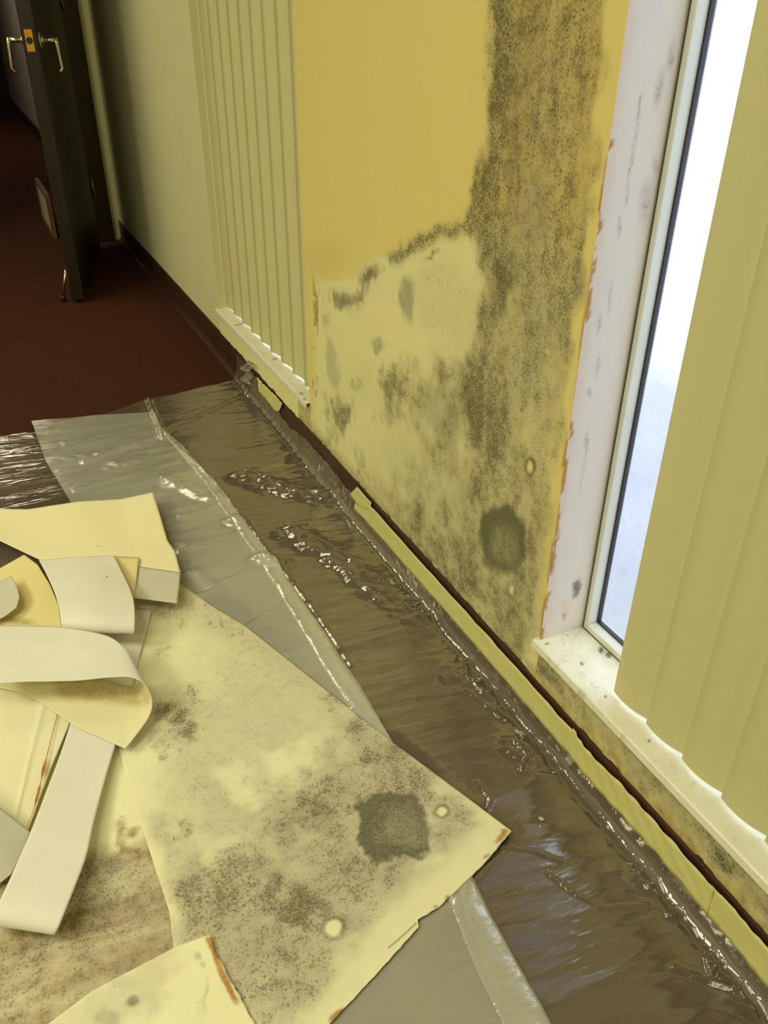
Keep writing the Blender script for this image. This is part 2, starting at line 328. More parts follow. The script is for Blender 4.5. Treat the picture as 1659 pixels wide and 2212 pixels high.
# ------------------------------------------------------------ mouldy wall surface between the windows
GY = np.arange(Y1b, Y2a+.001, .0035)
GZ = np.concatenate([np.arange(BH-.004, 1.14, .0035), np.arange(1.2, HZ+.53, .1)])
yy, zz = np.meshgrid(GY, GZ, indexing='ij'); yy = yy.ravel(); zz = zz.ravel()
def wallmask(p):
    U, V = proj(p); yw = p[:, 1]; zw = p[:, 2]
    n1 = fbm(yw*9, zw*6, 4); n2 = fbm(yw*28+9, zw*20+3, 4); n3 = fbm(yw*60+2, zw*14+7, 3)
    Uj = U+(n2-.5)*60+(n1-.5)*30; Vj = V+(fbm(yw*24+50, zw*24+11, 4)-.5)*70
    R = np.zeros_like(U); G = R.copy(); B = R.copy(); PL = R.copy(); D = R.copy(); RU = R.copy()
    col = spoly(Uj, V, [(1078, -400), (1072, 60), (1062, 200), (1055, 300), (1030, 420), (1012, 500), (1032, 580), (1022, 700), (1008, 780), (1012, 900), (1010, 1000), (985, 1100), (900, 1200), (1000, 1300), (1120, 1440), (1150, 1360), (1185, 1150), (1200, 1000), (1218, 880), (1240, 760), (1256, 600), (1285, 400), (1300, 200), (1318, -400)], 16)
    left = [(1090, -400), (1090, 60), (1085, 200), (1075, 300), (1060, 420), (1058, 520), (1060, 620), (1045, 740), (1035, 850), (1045, 950), (1050, 1060)]
    ld = pdist(Uj, V, left)
    R += col*(.50+.9*(n1-.5)+.5*(n3-.5)) + np.exp(-(ld/34)**2)*(.40+.9*(n2-.5))
    low = spoly(Uj, Vj, [(1020, 780), (930, 780), (830, 850), (820, 900), (900, 960), (830, 1050), (800, 1040), (860, 1150), (1130, 1450), (1160, 1350), (1190, 1100), (1100, 900)], 35)
    R = np.maximum(R, low*(.52+1.3*(n1-.48)+.9*(n2-.5))); G = np.maximum(G, low*(.30+1.2*(n2-.5)))
    for a in [(855, 822, 38, 52, 0, .9), (772, 830, 14, 17, 0, .6), (732, 900, 30, 48, 10, .95), (712, 950, 20, 22, 0, .6), (955, 800, 34, 34, 0, .6), (905, 870, 24, 40, 0, .5), (780, 1000, 14, 42, -22, .6),
              (930, 553, 26, 11, -15, .85), (730, 655, 16, 18, 0, .7), (1080, 600, 46, 100, 5, .95), (1060, 470, 34, 60, 0, .8), (925, 1160, 20, 26, 0, .7), (850, 1120, 26, 30, 0, .6), (1010, 1160, 60, 60, 0, .7),
              (900, 1190, 40, 40, 30, .7), (1060, 1300, 26, 50, -20, .7), (1075, 1370, 30, 40, -20, .7), (1110, 1020, 60, 110, 0, .62), (1020, 1040, 26, 100, 0, .7), (1180, 560, 30, 70, 0, .5), (1200, 950, 20, 70, 0, .55), (1165, 1090, 20, 40, 0, .5),
              (1110, 330, 50, 150, 0, .5), (1150, 60, 60, 120, 0, .5)]:
        R = np.maximum(R, ell(Uj, Vj, *a[:5], .8)*a[5])
    R = np.maximum(R, np.exp(-(pdist(Uj, V+(Vj-V)*.4, [(852, 556), (880, 535), (915, 515), (950, 497), (1000, 492), (1040, 450)])/17)**2)*.95)
    R = np.maximum(R, np.exp(-(pdist(Uj, V+(Vj-V)*.4, [(722, 640), (748, 655), (782, 625), (808, 582)])/15)**2)*.85)
    R = np.maximum(R, np.exp(-(pdist(Uj, V, [(1012, 490), (1030, 475)])/26)**2)*.9)
    R = np.maximum(R, ell(U, V, 950, 640, 70, 100, 0, .5)*.26); R = np.maximum(R, ell(U, V, 790, 830, 60, 60, 0, .8)*.22)
    for a in [(880, 645, 17, 56, -3, .9), (815, 742, 17, 20, 0, .8), (718, 790, 13, 62, -8, .6), (705, 695, 8, 20, 0, .5), (742, 650, 25, 16, -35, .7), (800, 590, 8, 30, 30, .6), (1150, 460, 42, 90, 3, .6), (1243, 600, 12, 70, 3, .8), (1262, 480, 9, 60, 3, .5),
              (960, 880, 80, 60, 0, .55), (905, 930, 20, 60, 0, .4), (1190, 700, 40, 100, 0, .45), (1000, 1000, 160, 150, 20, .35), (1100, 1250, 60, 100, -20, .5), (1180, 900, 40, 140, 0, .4), (840, 880, 25, 60, 0, .4), (950, 505, 50, 8, -12, .5), (1060, 800, 90, 200, 0, .4), (950, 1080, 200, 160, 30, .45), (860, 980, 60, 60, 0, .35), (1000, 830, 100, 90, 0, .45), (1150, 250, 90, 250, 0, .3)]:
        B = np.maximum(B, ell(U+(Uj-U)*.35, V+(Vj-V)*.35, *a[:5], .45 if a[5] > .5 else .9)*a[5])
    st = fbm(yw*70, zw*2.2, 3)
    G += col*sst(900, 100, V)*(.35+1.3*(st-.45)) + col*sst(1000, 700, V)*.28
    G = np.maximum(G, ell(Uj, Vj, 1072, 330, 16, 30, 0, .8)*.9); G = np.maximum(G, ell(Uj, Vj, 1070, 600, 50, 110, 5, .9)*.55); G = np.maximum(G, ell(Uj, Vj, 1020, 1060, 60, 60, 0, .9)*.45); G = np.maximum(G, ell(Uj, Vj, 1180, 620, 40, 60, 0, .9)*.4)
    G = np.maximum(G, ell(U, V, 700, 560, 70, 40, -20, .9)*.16)
    bot = sst(.145, .104, zw+(n2-.5)*.03); G = np.maximum(G, bot*.6*(.4+n2)); R = np.maximum(R, bot*.35)
    PL = spoly(Uj*.5+U*.5, Vj*.4+V*.6, [(681, 590), (715, 612), (770, 590), (812, 548), (860, 548), (950, 520), (1040, 505), (1060, 800), (1180, 1200), (1160, 1440), (1100, 1460), (640, 920), (678, 880)], 9)
    PL = np.maximum(PL, spoly(Uj*.6+U*.4, Vj*.5+V*.5, [(1020, 480), (1190, 500), (1230, 700), (1190, 1000), (1140, 1300), (1000, 1300)], 50)*.75)
    B = np.maximum(B, col*sst(350, 700, V)*(.34+.8*(n1-.45)))
    # round black patch, ring stains
    q = ell(U+(n2-.5)*30, V+(n3-.5)*26, 1087, 1165, 52, 78, -14, .22); qi = ell(U+(n2-.5)*26, V+(n3-.5)*26, 1092, 1178, 34, 52, -14, .6)
    D = np.maximum(D, q*(1.15-.5*qi)*(.85+.5*(n3-.4))); R = np.maximum(R, q*.55); D = np.maximum(D, ell(Uj, Vj, 1115, 1235, 20, 30, 0, .8)*.5); D = np.maximum(D, ell(Uj, Vj, 1083, 605, 34, 90, 5, .9)*.4)
    for cx, cy, rx, ry in ((1146, 1010, 9, 15), (1106, 1272, 6, 11), (1182, 760, 6, 9)):
        rr = np.hypot((U-cx+(n3-.5)*9)/rx, (V-cy+(n2-.5)*12)/ry)*1.1; core = (1-sst(.7, 1.2, rr))*(.85 if cx < 1170 else .5)
        D = np.maximum(D, np.exp(-((rr-1.4)/.38)**2)*(.75 if cx == 1146 else .3)*(.5+n3)); R = R*(1-core); B = B*(1-core); D = D*(1-core); G = G*(1-core); PL = np.maximum(PL, core)
    D = np.maximum(D, ell(U, V, 660, 890, 10, 8, 30, .5)*.9)
    # rusty corner
    ed = yw-Y1b
    for v0, v1, wd in ((340, 395, .0022), (395, 460, .003), (560, 700, .0015), (690, 780, .002), (780, 870, .0014), (950, 1010, .005), (1020, 1060, .0015), (1170, 1260, .0028), (1290, 1375, .004)):
        m_ = sst(v0-8, v0+8, V)*sst(v1+8, v1-8, V); RU = np.maximum(RU, m_*sst(wd*1.6+.002, wd*.7, ed+(n3-.5)*.004)*.95)
    RU = np.maximum(RU, sst(.003, .001, ed)*.35*(V > 650))
    tor = sst(7, 2, np.abs(U-681-(n3-.5)*10))*sst(560, 620, V)*sst(900, 850, V); G = np.maximum(G, tor*.9*(n2 > .48))
    cov = .0012*(1-PL)*(1-col*.6)
    return R, G, B, PL, D, RU, cov
p = np.stack([np.full(yy.shape, W), yy, zz], 1)
R_, G_, B_, PL_, D_, RU_, cov = wallmask(p)
pz = p.copy(); pz[:, 0] -= cov + .0006*fbm(yy*40, zz*30, 3)
low_ = zz < BH+.001
pz[low_, 2] += (fbm(yy[low_]*30, yy[low_]*0+3, 4)-.35)*.018
ms = meshobj('mouldy_surface', pz, gridfaces(len(GY), len(GZ)), MAT['mold_wall'], wall, True)
setmask(ms, np.stack([R_, G_, B_], 1), np.stack([PL_, D_, RU_], 1)); ms['label'] = 'stripped mould-covered plaster'

def strip_surface(name, y0, y1, z0, z1, x, mat, mk, parent, label=None, dy=.004):
    gy = np.arange(y0, y1+dy*.5, dy); gz = np.linspace(z0, z1, max(3, int((z1-z0)/dy)))
    a, b = np.meshgrid(gy, gz, indexing='ij'); a = a.ravel(); b = b.ravel()
    q = np.stack([np.full(a.shape, x), a, b], 1); A, Bm, dx = mk(q); q[:, 0] -= dx
    k = b <= z0+1e-6; q[k, 2] += (fbm(a[k]*26+8, a[k]*0+5, 4)-.45)*.018
    o = meshobj(name, q, gridfaces(len(gy), len(gz)), mat, parent, True); setmask(o, A, Bm)
    if label: o['label'] = label
    return o
def mk_near(q):
    y, z = q[:, 1], q[:, 2]; n1 = fbm(y*22, z*22, 4); n2 = fbm(y*60+3, z*60, 3)
    lo = sst(.128, .106, z+(n1-.5)*.03); hi = 1-lo
    R = hi*(.38+1.3*(n1-.45)); G = lo*.85*(.4+n2) + hi*.28*(.4+n2); B = hi*(.55+.9*(n2-.5)); PL = np.maximum(sst(.45, .5, n1), .6); D = ((n1 > .62)*.5)
    pk = sst(.80, .86, y)*.9; R = R*(1-pk)+.15; B = B*(1-pk*.8)
    RU = sst(.66, .72, n2)*.25
    return np.stack([R, G, B], 1), np.stack([PL, D, RU], 1), .0018*PL+.001*n2
strip_surface('mouldy_surface', Y1a, Y1b, BH-.003, SZ+.01, W, MAT['mold_wall'], mk_near, wall, 'stained plaster strip under the near sill')
def mk_far(q):
    y, z = q[:, 1], q[:, 2]; n1 = fbm(y*22, z*22, 4); sel = sst(1.955, 1.95, y)
    return np.stack([sel*.3*n1*2, sel*.35, sel*.2], 1), np.stack([1-.5*sel, sel*.2*(n1 > .6), 0*y], 1), .003*(1-sel)
strip_surface('surface', Y2a, Y2b, BH-.002, SZ+.01, W, MAT['mold_wall'], mk_far, wall)

# reveals of the openings (far side of each opening faces the viewpoint)
def reveal(yv, near):
    gx = np.arange(W-.0028, W+.095, .0035); gz = np.concatenate([np.arange(SZ, 1.16, .0045), np.arange(1.2, HZ+.05, .1)])
    a, b = np.meshgrid(gx, gz, indexing='ij'); a = a.ravel(); b = b.ravel()
    q = np.stack([a, np.full(a.shape, yv), b], 1); U, V = proj(q); n = fbm(a*60, b*30, 4); n2 = fbm(a*130+4, b*90, 3)
    R = 0*a; G = R.copy(); B = R.copy(); D = R.copy(); RU = R.copy(); PL = n
    if near:
        Uj = U+(n-.5)*14; Vj = V+(n2-.5)*20
        R = np.maximum(R, np.exp(-(pdist(U+(n2-.5)*5, V, [(1384, 210), (1374, 290), (1362, 360), (1352, 440)])/2.6)**2)*.95)
        R = np.maximum(R, ell(Uj, Vj, 1245, 1268, 11, 24, 15, .5)*.95); D = np.maximum(D, ell(Uj, Vj, 1245, 1270, 8, 16, 15, .5)*.7)
        for c in [(1448, 120, 7, 40, 8, .5), (1425, 190, 10, 50, 8, .5), (1340, 490, 5, 26, 5, .6), (1318, 640, 4, 36, 5, .6), (1293, 700, 5, 22, 5, .55), (1273, 850, 6, 10, 0, .7), (1392, 440, 14, 50, 6, .45), (1265, 960, 4, 40, 4, .5), (1415, 360, 6, 22, 0, .5), (1258, 1030, 4, 40, 4, .35), (1290, 790, 3, 30, 4, .5)]:
            R = np.maximum(R, ell(Uj, Vj, *c[:5], .8)*c[5]); B = np.maximum(B, ell(Uj, Vj, *c[:5], .9)*c[5]*.45)
        G = sst(.018, .0, a-W+(n-.5)*.02)*.5; G = np.maximum(G, ell(Uj, Vj, 1220, 1310, 20, 20, 0, .8)*.6)
        RU = sst(.004, .001, a-W+(n2-.5)*.008)*(V > 300)*(n > .5)*1.0; RU = np.maximum(RU, ell(Uj, Vj, 1217, 1330, 6, 10, 0, .6)*.6)
    o = meshobj('reveal', q, gridfaces(len(gx), len(gz))[::1], MAT['mold_reveal'] if near else MAT['paint'], wall); setmask(o, np.stack([R, G, B], 1), np.stack([PL, D, RU], 1))
    o['label'] = 'white plastered window reveal'
reveal(Y1b-.0006, True); reveal(Y2b-.0015, False)

# ------------------------------------------------------------ windows
def window(n, ya, yb, label):
    e = empty('window_%d' % n, (W+.09, (ya+yb)/2, SZ+.014)); tag(e, label, 'window', kind='structure')
    x0, x1 = W+.081, W+.112; z0, z1 = SZ+.0135, HZ; fw = .012
    m = MB(); m.box((x0, yb-fw, z0), (x1, yb-.0016, z1), .0015); m.box((x0, ya, z0), (x1, ya+fw, z1), .0015)
    m.box((x0, ya+fw, z0), (x1, yb-fw, z0+fw), .0015); m.box((x0, ya+fw, z1-fw), (x1, yb-fw, z1), .0015)
    m.build('window_frame', MAT['alu'], e)
    m = MB(); gx0, gx1, g = W+.099, W+.106, .003; A, B_, Z0, Z1 = ya+fw, yb-fw, z0+fw, z1-fw
    m.box((gx0, B_-g, Z0), (gx1, B_, Z1)); m.box((gx0, A, Z0), (gx1, A+g, Z1)); m.box((gx0, A+g, Z0), (gx1, B_-g, Z0+g)); m.box((gx0, A+g, Z1-g), (gx1, B_-g, Z1))
    m.build('gasket', MAT['gasket'], e)
    m = MB(); m.tube([(x0-.001, yb-.003, z0+.001), (x0-.001, yb-.003, z1)], .0007, 6); m.tube([(x0-.001, yb-.003, z0+.001), (x0-.001, ya+.003, z0+.001)], .0009, 6)
    m.build('sealant_line', MAT['gasket'], e)
    MB().box((W+.101, A+.001, Z0+.001), (W+.104, B_-.001, Z1-.001)).build('pane', MAT['glass'], e)
    # marble sill
    xs = np.concatenate([[W-.0012, W-.013, W-.013, W-.013, W-.0115], np.arange(W-.009, W+.086, .004)]); zt = SZ+.0145
    zs = np.concatenate([[SZ, SZ, SZ+.006, zt-.002, zt-.0006], np.full(len(xs)-5, zt)])
    gy = np.arange(ya-.008, yb+.0095, .004)
    vv = [(x if not (x > W-.001 and (y > yb-.0005 or y < ya)) else W-.001, y, z) for y in gy for x, z in zip(xs, zs)]
    o = meshobj('window_sill', vv, gridfaces(len(gy), len(xs)), MAT['marble'], e)
    c = coords(o); U, V = proj(c); nn = fbm(c[:, 0]*40, c[:, 1]*25, 4); n2 = fbm(c[:, 0]*90+5, c[:, 1]*90, 3); z_ = 0*U
    R = sst(.66, .8, n2)*.35; D = z_.copy(); B = np.exp(-((nn-.55)/.012)**2)*.25
    if n == 1:
        for q in [(1182, 1391, 4, 3), (1257, 1434, 5, 4), (1230, 1355, 4, 3), (1298, 1405, 6, 8), (1315, 1415, 7, 7), (1402, 1600, 3, 2), (1308, 1505, 4, 3), (1380, 1620, 2, 2), (1270, 1352, 14, 4)]:
            D = np.maximum(D, ell(U, V, *q, 0, .5)*.95)
        R = np.maximum(R, ell(U, V, 1240, 1365, 60, 30, 10, .9)*.30); R = np.maximum(R, ell(U, V, 1310, 1410, 40, 25, 50, .9)*.4)
    else:
        for q in [(512, 702, 5, 2), (594, 776, 6, 3), (650, 850, 5, 3), (658, 862, 4, 3), (520, 700, 4, 2)]: D = np.maximum(D, ell(U, V, *q, 0, .5)*.6)
        R = np.maximum(R, ell(U, V, 655, 850, 25, 20, 0, .9)*.3)
    setmask(o, np.stack([R, z_, B], 1), np.stack([nn*.5, D, z_], 1))
    return e
window(1, Y1a, Y1b, 'near window with aluminium frame, dirty pane and marble sill')
window(2, Y2a, Y2b, 'far window hidden by closed slats, marble sill in front')

# ------------------------------------------------------------ vertical blinds
def slat_mesh(z0, z1, wd=.089, sag=.008, th=.0013, tw=.0):
    n = 14; nz = 24; V = []; 
    for k in range(nz+1):
        z = z0+(z1-z0)*k/nz; a = tw*(k/nz)
        for side in (0, 1):
            for i in range(n+1):
                t = i/n*2-1; x = -sag*(1-t*t)+sag*.5 + side*th; y = t*wd/2
                V.append((x*math.cos(a)-y*math.sin(a), x*math.sin(a)+y*math.cos(a), z))
    s = 2*(n+1); F = []
    for k in range(nz):
        for i in range(n):
            F.append((k*s+i, k*s+i+1, (k+1)*s+i+1, (k+1)*s+i)); F.append((k*s+n+1+i, (k+1)*s+n+1+i, (k+1)*s+n+2+i, k*s+n+2+i))
        F.append((k*s, (k+1)*s, (k+1)*s+n+1, k*s+n+1)); F.append((k*s+n, k*s+2*n+1, (k+1)*s+2*n+1, (k+1)*s+n))
    for k in (0, nz):
        for i in range(n): F.append((k*s+i, k*s+n+1+i, k*s+n+2+i, k*s+i+1))
    me = bpy.data.meshes.new('slat'); me.from_pydata(V, [], F); me.materials.append(MAT['slat'])
    me.polygons.foreach_set('use_smooth', [True]*len(F)); bm = bmesh.new(); bm.from_mesh(me); bmesh.ops.recalc_face_normals(bm, faces=bm.faces); bm.to_mesh(me); bm.free()
    try: me.set_sharp_from_angle(angle=math.radians(40))
    except Exception: pass
    return me
def blind(xc, ystart, pitch, count, zb, ang, label, wd=.089, jit=0, sag=.008):
    e = empty('vertical_blind', (xc, ystart-pitch*count/2, zb)); tag(e, label, 'blind')
    me = slat_mesh(0, 2.03-zb, wd, sag)
    for i in range(count):
        o = bpy.data.objects.new('slat', me); C.objects.link(o); o.parent = e
        o.location = Vector((xc, ystart-wd/2-pitch*i, zb)) - e.location
        o.rotation_euler = (0, 0, math.radians(ang+random.uniform(-jit, jit)))
    m = MB(); m.box((xc-.02, ystart+.005, 2.04), (xc+.02, ystart-pitch*count-.02, 2.09), .003)
    for i in range(count): m.box((xc-.003, ystart-wd/2-pitch*i-.006, 2.02), (xc+.003, ystart-wd/2-pitch*i+.006, 2.045))
    m.build('headrail', MAT['alu'], e)
XB = W+.028
blind(XB, .668, .0715, 14, SZ+.020, 9.5, 'cream vertical blind with wide slats over the near window at the right edge', wd=.079, jit=.6)
blind(W+.030, Y2b-.003, .0950, 9, SZ+.019, 2.5, 'cream vertical blind with ribbed slats covering the far window', wd=.104, jit=.5, sag=-.010)

# ------------------------------------------------------------ door
hinge = Vector((.543, 4.50, 0)); latch = Vector((.334, 3.605, 0)); ax = (latch-hinge).normalized(); dl = (latch-hinge).length
nr = Vector((-ax.y, ax.x, 0))      # candidate normal
if nr.x < 0: nr = -nr              # nr points to the window wall
de = empty('door_1', hinge); tag(de, 'dark brown wooden door standing open, seen on its edge', 'door', kind='structure')
F4 = Matrix(((ax.x, -nr.x, 0, hinge.x), (ax.y, -nr.y, 0, hinge.y), (0, 0, 1, 0), (0, 0, 0, 1)))   # local: x along leaf, y away from the wall side
TH = .050
MB().box((0, 0, .012), (dl, TH, 2.04), .0015, F4).build('door_leaf', MAT['wood'], de)
zl = .955
m = MB(); m.box((dl-.001, TH/2-.0135, zl-.035), (dl+.0015, TH/2+.0135, zl+.035), .0005, F4)
lp = m.build('latch_plate', MAT['brass'], de); lp['label'] = 'brass latch plate'
MB().tube([F4 @ Vector((dl+.0013, TH/2, zl)), F4 @ Vector((dl+.0022, TH/2, zl))], .0115, 20).build('latch_bore', MAT['black'], lp)
for zz_ in (-.027, .027): MB().tube([F4 @ Vector((dl+.001, TH/2, zl+zz_)), F4 @ Vector((dl+.0024, TH/2, zl+zz_))], .0028, 10).build('screw', MAT['brass'], lp)
for sgn, y0 in ((-1, 0), (1, TH)):
    T = lambda x, y, z: F4 @ Vector((x, y0+sgn*y, z))
    m = MB(); m.tube([T(dl-.065, 0, zl), T(dl-.065, .004, zl), T(dl-.065, .007, zl)], [.028, .028, .022], 24)
    m.tube([T(dl-.065, .006, zl), T(dl-.065, .014, zl)], [.013, .012], 16); m.tube([T(dl-.065, .014, zl), T(dl-.065, .056, zl)], .0085, 16)
    m.tube([T(dl-.065, .055, zl+.007), T(dl-.063, .058, zl-.01), T(dl-.06, .060, zl-.05), T(dl-.058, .063, zl-.09), T(dl-.058, .058, zl-.098), T(dl-.058, .046, zl-.104)], [.008, .0075, .006, .0055, .005, .0045], 10)
    m.build('lever_handle', MAT['steel'], de, True)['label'] = 'steel lever handle hanging down'
for hz in (.25, 1.05, 1.8):
    MB().tube([hinge+Vector((.008, 0, hz)), hinge+Vector((.008, 0, hz+.09))], .0065, 12).build('hinge', MAT['steel'], de, True)
m = MB(); m.box((dl-.055, TH, .075), (dl-.02, TH+.004, .15), .001, F4); ds = m.build('door_stop', MAT['brass'], de); ds['label'] = 'kick-down door stop with rubber tip'
MB().tube([F4 @ Vector((dl-.037, TH+.008, .13)), F4 @ Vector((dl-.037, TH+.022, .075)), F4 @ Vector((dl-.037, TH+.036, .028))], [.005, .005, .006], 10).build('arm', MAT['steel'], ds, True)
MB().tube([F4 @ Vector((dl-.037, TH+.036, .026)), F4 @ Vector((dl-.037, TH+.040, .003))], [.010, .012], 14).build('rubber_tip', MAT['black'], ds, True)
# framed panel lying beyond the doorway
e = empty('framed_panel', (.46, 5.7, 0)); tag(e, 'low wood-framed pale panel leaning behind the open door', 'panel')
pa = Vector((.296, 4.80, .0)); 
m = MB(); m.box((.355, 4.85, .012), (.365, 5.4, .20)); m.build('board', MAT['hall_paint'], e)
m = MB(); m.box((.348, 4.84, 0), (.370, 5.41, .02)); m.box((.348, 5.39, .02), (.370, 5.41, .205)); m.box((.348, 4.84, .02), (.370, 4.86, .205)); m.box((.348, 4.84, .205), (.370, 5.41, .222)); m.build('frame', MAT['oak'], e)

# ------------------------------------------------------------ plastic sheeting
edge_back = [(-60, 950), (0, 945), (70, 938), (150, 915), (240, 893), (320, 866), (400, 848), (480, 828), (520, 818), (545, 815), (700, 812)]
eb = [P(u, v, .002) for u, v in edge_back]
ebx = np.array([q.x for q in eb]); eby = np.array([q.y for q in eb])
def ridged(a): return 1-np.abs(2*a-1)
PAPERMASK = [(-200, 1085), (345, 1050), (400, 1230), (720, 1490), (1110, 1795), (700, 2240), (-300, 2400)]
CREASE = [  # (points in the photo, height, width)
 ([(400, 985), (470, 1050), (520, 1110), (600, 1220), (680, 1320), (760, 1440)], .004, .004),
 ([(985, 1405), (1050, 1450), (1110, 1500), (1152, 1558)], .006, .004), ([(1060, 1500), (1120, 1545), (1150, 1556)], .005, .003),
 ([(1205, 1650), (1260, 1690), (1320, 1760), (1380, 1870), (1450, 1910)], .005, .004), ([(1080, 1832), (1150, 1842), (1210, 1862)], .004, .002),
 ([(1183, 1888), (1240, 1930), (1300, 1965), (1400, 1960)], .004, .002), ([(1440, 1980), (1500, 2010), (1540, 2080), (1535, 2110), (1520, 2060), (1525, 1980), (1570, 2060), (1659, 2190)], .007, .003),
 ([(1450, 2090), (1550, 2130), (1640, 2175), (1700, 2180)], .006, .003), ([(1400, 1920), (1440, 1905), (1430, 1945), (1480, 1970)], .008, .003),
 ([(1110, 1610), (1140, 1640), (1125, 1665)], .007, .003), ([(1140, 1590), (1180, 1600), (1215, 1615)], .006, .003), ([(1030, 1690), (1060, 1730), (1050, 1760)], .004, .003), ([(570, 840), (330, 950), (180, 1000)], .007, .006), ([(560, 835), (420, 900), (350, 935)], .007, .005),
 ([(575, 850), (700, 1010), (830, 1170), (960, 1330)], .005, .006), ([(0, 1020), (120, 1000), (330, 960)], .004, .004), ([(320, 866), (345, 925), (350, 950)], .010, .006), ([(440, 880), (380, 900), (330, 905)], .007, .004),
 ([(560, 1030), (640, 1070), (740, 1075)], .005, .004), ([(1000, 1420), (1010, 1470), (1040, 1500)], .006, .003), ([(900, 1510), (1010, 1500), (1090, 1560)], .004, .004)]
ZONES = [([(530, 1030), (600, 1060), (680, 1078), (740, 1082)], 26, 1), ([(630, 1155), (700, 1195), (770, 1245), (830, 1290), (905, 1340)], 26, 1), ([(985, 1470), (1040, 1500)], 22, .6), ([(1110, 1615), (1145, 1650)], 20, .6),
         ([(1405, 1895), (1470, 1935), (1540, 1990)], 22, .6), ([(1590, 2150), (1650, 2180)], 16, .6), ([(370, 1040), (460, 1080)], 18, .7), ([(250, 1010), (275, 1000)], 18, .5), ([(505, 1130), (520, 1135)], 14, .8), ([(560, 1212), (610, 1222)], 18, .8), ([(610, 840), (700, 960)], 30, .3)]
def facets(x, y, cell=.027):
    # crumpled film: a field of small flat-sided folds
    X = x/cell*.8+y*6; Y = y/cell+x*9; xi = np.floor(X); yi = np.floor(Y); best = np.full(x.shape, 9.0)
    for i in (-1, 0, 1):
        for j in (-1, 0, 1):
            a = (xi+i).astype(int); b = (yi+j).astype(int); cx = xi+i+_tab[a % 256, b % 256]; cy = yi+j+_tab[(a+91) % 256, (b+37) % 256]
            sx = .55+.9*_tab[(a+13) % 256, (b+71) % 256]; th = (_tab[(a+5) % 256, (b+9) % 256]-.5)*1.6; dx = X-cx; dy = Y-cy
            p = dx*np.cos(th)+dy*np.sin(th); q = -dx*np.sin(th)+dy*np.cos(th)
            best = np.minimum(best, np.maximum(np.abs(p)*sx, np.abs(q)*.8))
    return .017*(1-np.clip(best, 0, 1.1))
def sheet_h(x, y):
    q = np.stack([x, y, np.full(x.shape, .004)], 1); U, V = proj(q)
    pm = spoly(U, V, PAPERMASK, 25)
    r1 = ridged(fbm(x*1.6+3*y*.15, y*11, 3))**3; r2 = ridged(fbm(x*4+9, y*26+x*5, 3))**3; r3 = fbm(x*3, y*5, 3)
    h = .0035*r1 + .0022*r2 + .004*r3
    for pts, a, wd in CREASE:
        P3 = [P(*t, .004) for t in pts]; d = pdist(x, y, [(k.x, k.y) for k in P3]); h = h + a*np.exp(-(d/wd)**2)
    for pts, wd, a in ZONES:
        P3 = [P(*t, .004) for t in pts]; best = np.full(x.shape, 1e9); arc = np.zeros(x.shape); acc = 0; w3 = wd*.0012*(1.0 if V.mean() else 1)
        for p0, p1 in zip(P3, P3[1:]):
            vx, vy = p1.x-p0.x, p1.y-p0.y; ln = math.hypot(vx, vy); t = np.clip(((x-p0.x)*vx+(y-p0.y)*vy)/(ln*ln), 0, 1)
            d = np.hypot(x-p0.x-t*vx, y-p0.y-t*vy); k = d < best; best[k] = d[k]; arc[k] = acc+t[k]*ln; acc += ln
        env = np.exp(-(best/w3)**2)*(.35+1.1*fbm(x*18, y*18, 2))
        h = h + a*np.clip(env*1.5, 0, 1)*facets(x, y)
    return h*(1-pm*.97)+.0012
nx, ny = 430, 800
SX0, SX1 = -.62, W-.035; SY0 = .22
gx = np.linspace(SX0, SX1, nx)
yb_ = np.interp(gx, ebx, eby)
A_, T_ = np.meshgrid(gx, np.linspace(0, 1, ny), indexing='ij')
YB = np.repeat(yb_[:, None], ny, 1); YB = YB+ (fbm(A_*20, A_*0+1, 3)-.5)*.02
X_ = A_.ravel(); Y_ = (SY0+(YB-SY0)*T_).ravel(); Z_ = sheet_h(X_, Y_)
vsheet = np.stack([X_, Y_, Z_], 1).reshape(nx, ny, 3)
# the film turns up the baseboard
up = []
tops = [(.22, .050), (1.50, .050), (1.53, .060), (1.75, .070), (1.9, .068), (2.0, .05), (2.2, .06), (2.3, .09), (2.42, .10), (2.5, .095)]
for k, zf in enumerate(np.linspace(.08, 1, 12)):
    row = vsheet[-1].copy(); yv = row[:, 1]
    top = np.interp(yv, [a for a, b in tops], [b for a, b in tops]) + (fbm(yv*40, yv*0, 3)-.5)*.008
    wr_ = (fbm(yv*90, np.full(yv.shape, k*.15), 3)-.35)*.007*sst(1.3, 1.6, yv) + .001 + .010*np.maximum(0, fbm(yv*14+3, yv*0+k*.3, 3)-.5)*sst(1.5, 1.3, yv)*(1-zf)
    base_x = W-.0068-np.maximum(wr_, .0005); start = SX1-.0
    row[:, 2] = row[:, 2]*(1-zf)**2+top*zf**1.7; row[:, 0] = base_x-(base_x-start)*(1-zf)**2.2; up.append(row)
full = np.concatenate([vsheet, np.stack(up)], 0)
sh = meshobj('plastic_sheet', full.reshape(-1, 3), gridfaces(nx+12, ny), MAT['film'], None, True)
tag(sh, 'clear wrinkled plastic sheet spread over the brown carpet and up the baseboard', 'plastic sheet')
# tuft of film at the far end of the sheet
tv = []; tf = []
for i in range(14):
    t = i/13; 
    for j in range(9):
        s = j/8; q = PX(530+18*s+6*math.sin(i), 778+44*t+8*s, W-.010); tv.append((q.x-.012*t-.006*math.sin(j*2.3+i*.4), q.y, max(q.z, .012)))
tag(meshobj('plastic_tuft', tv, gridfaces(14, 9), MAT['film_fold'], None, True), 'bunched tuft of plastic against the baseboard at the sheet far corner', 'plastic film')

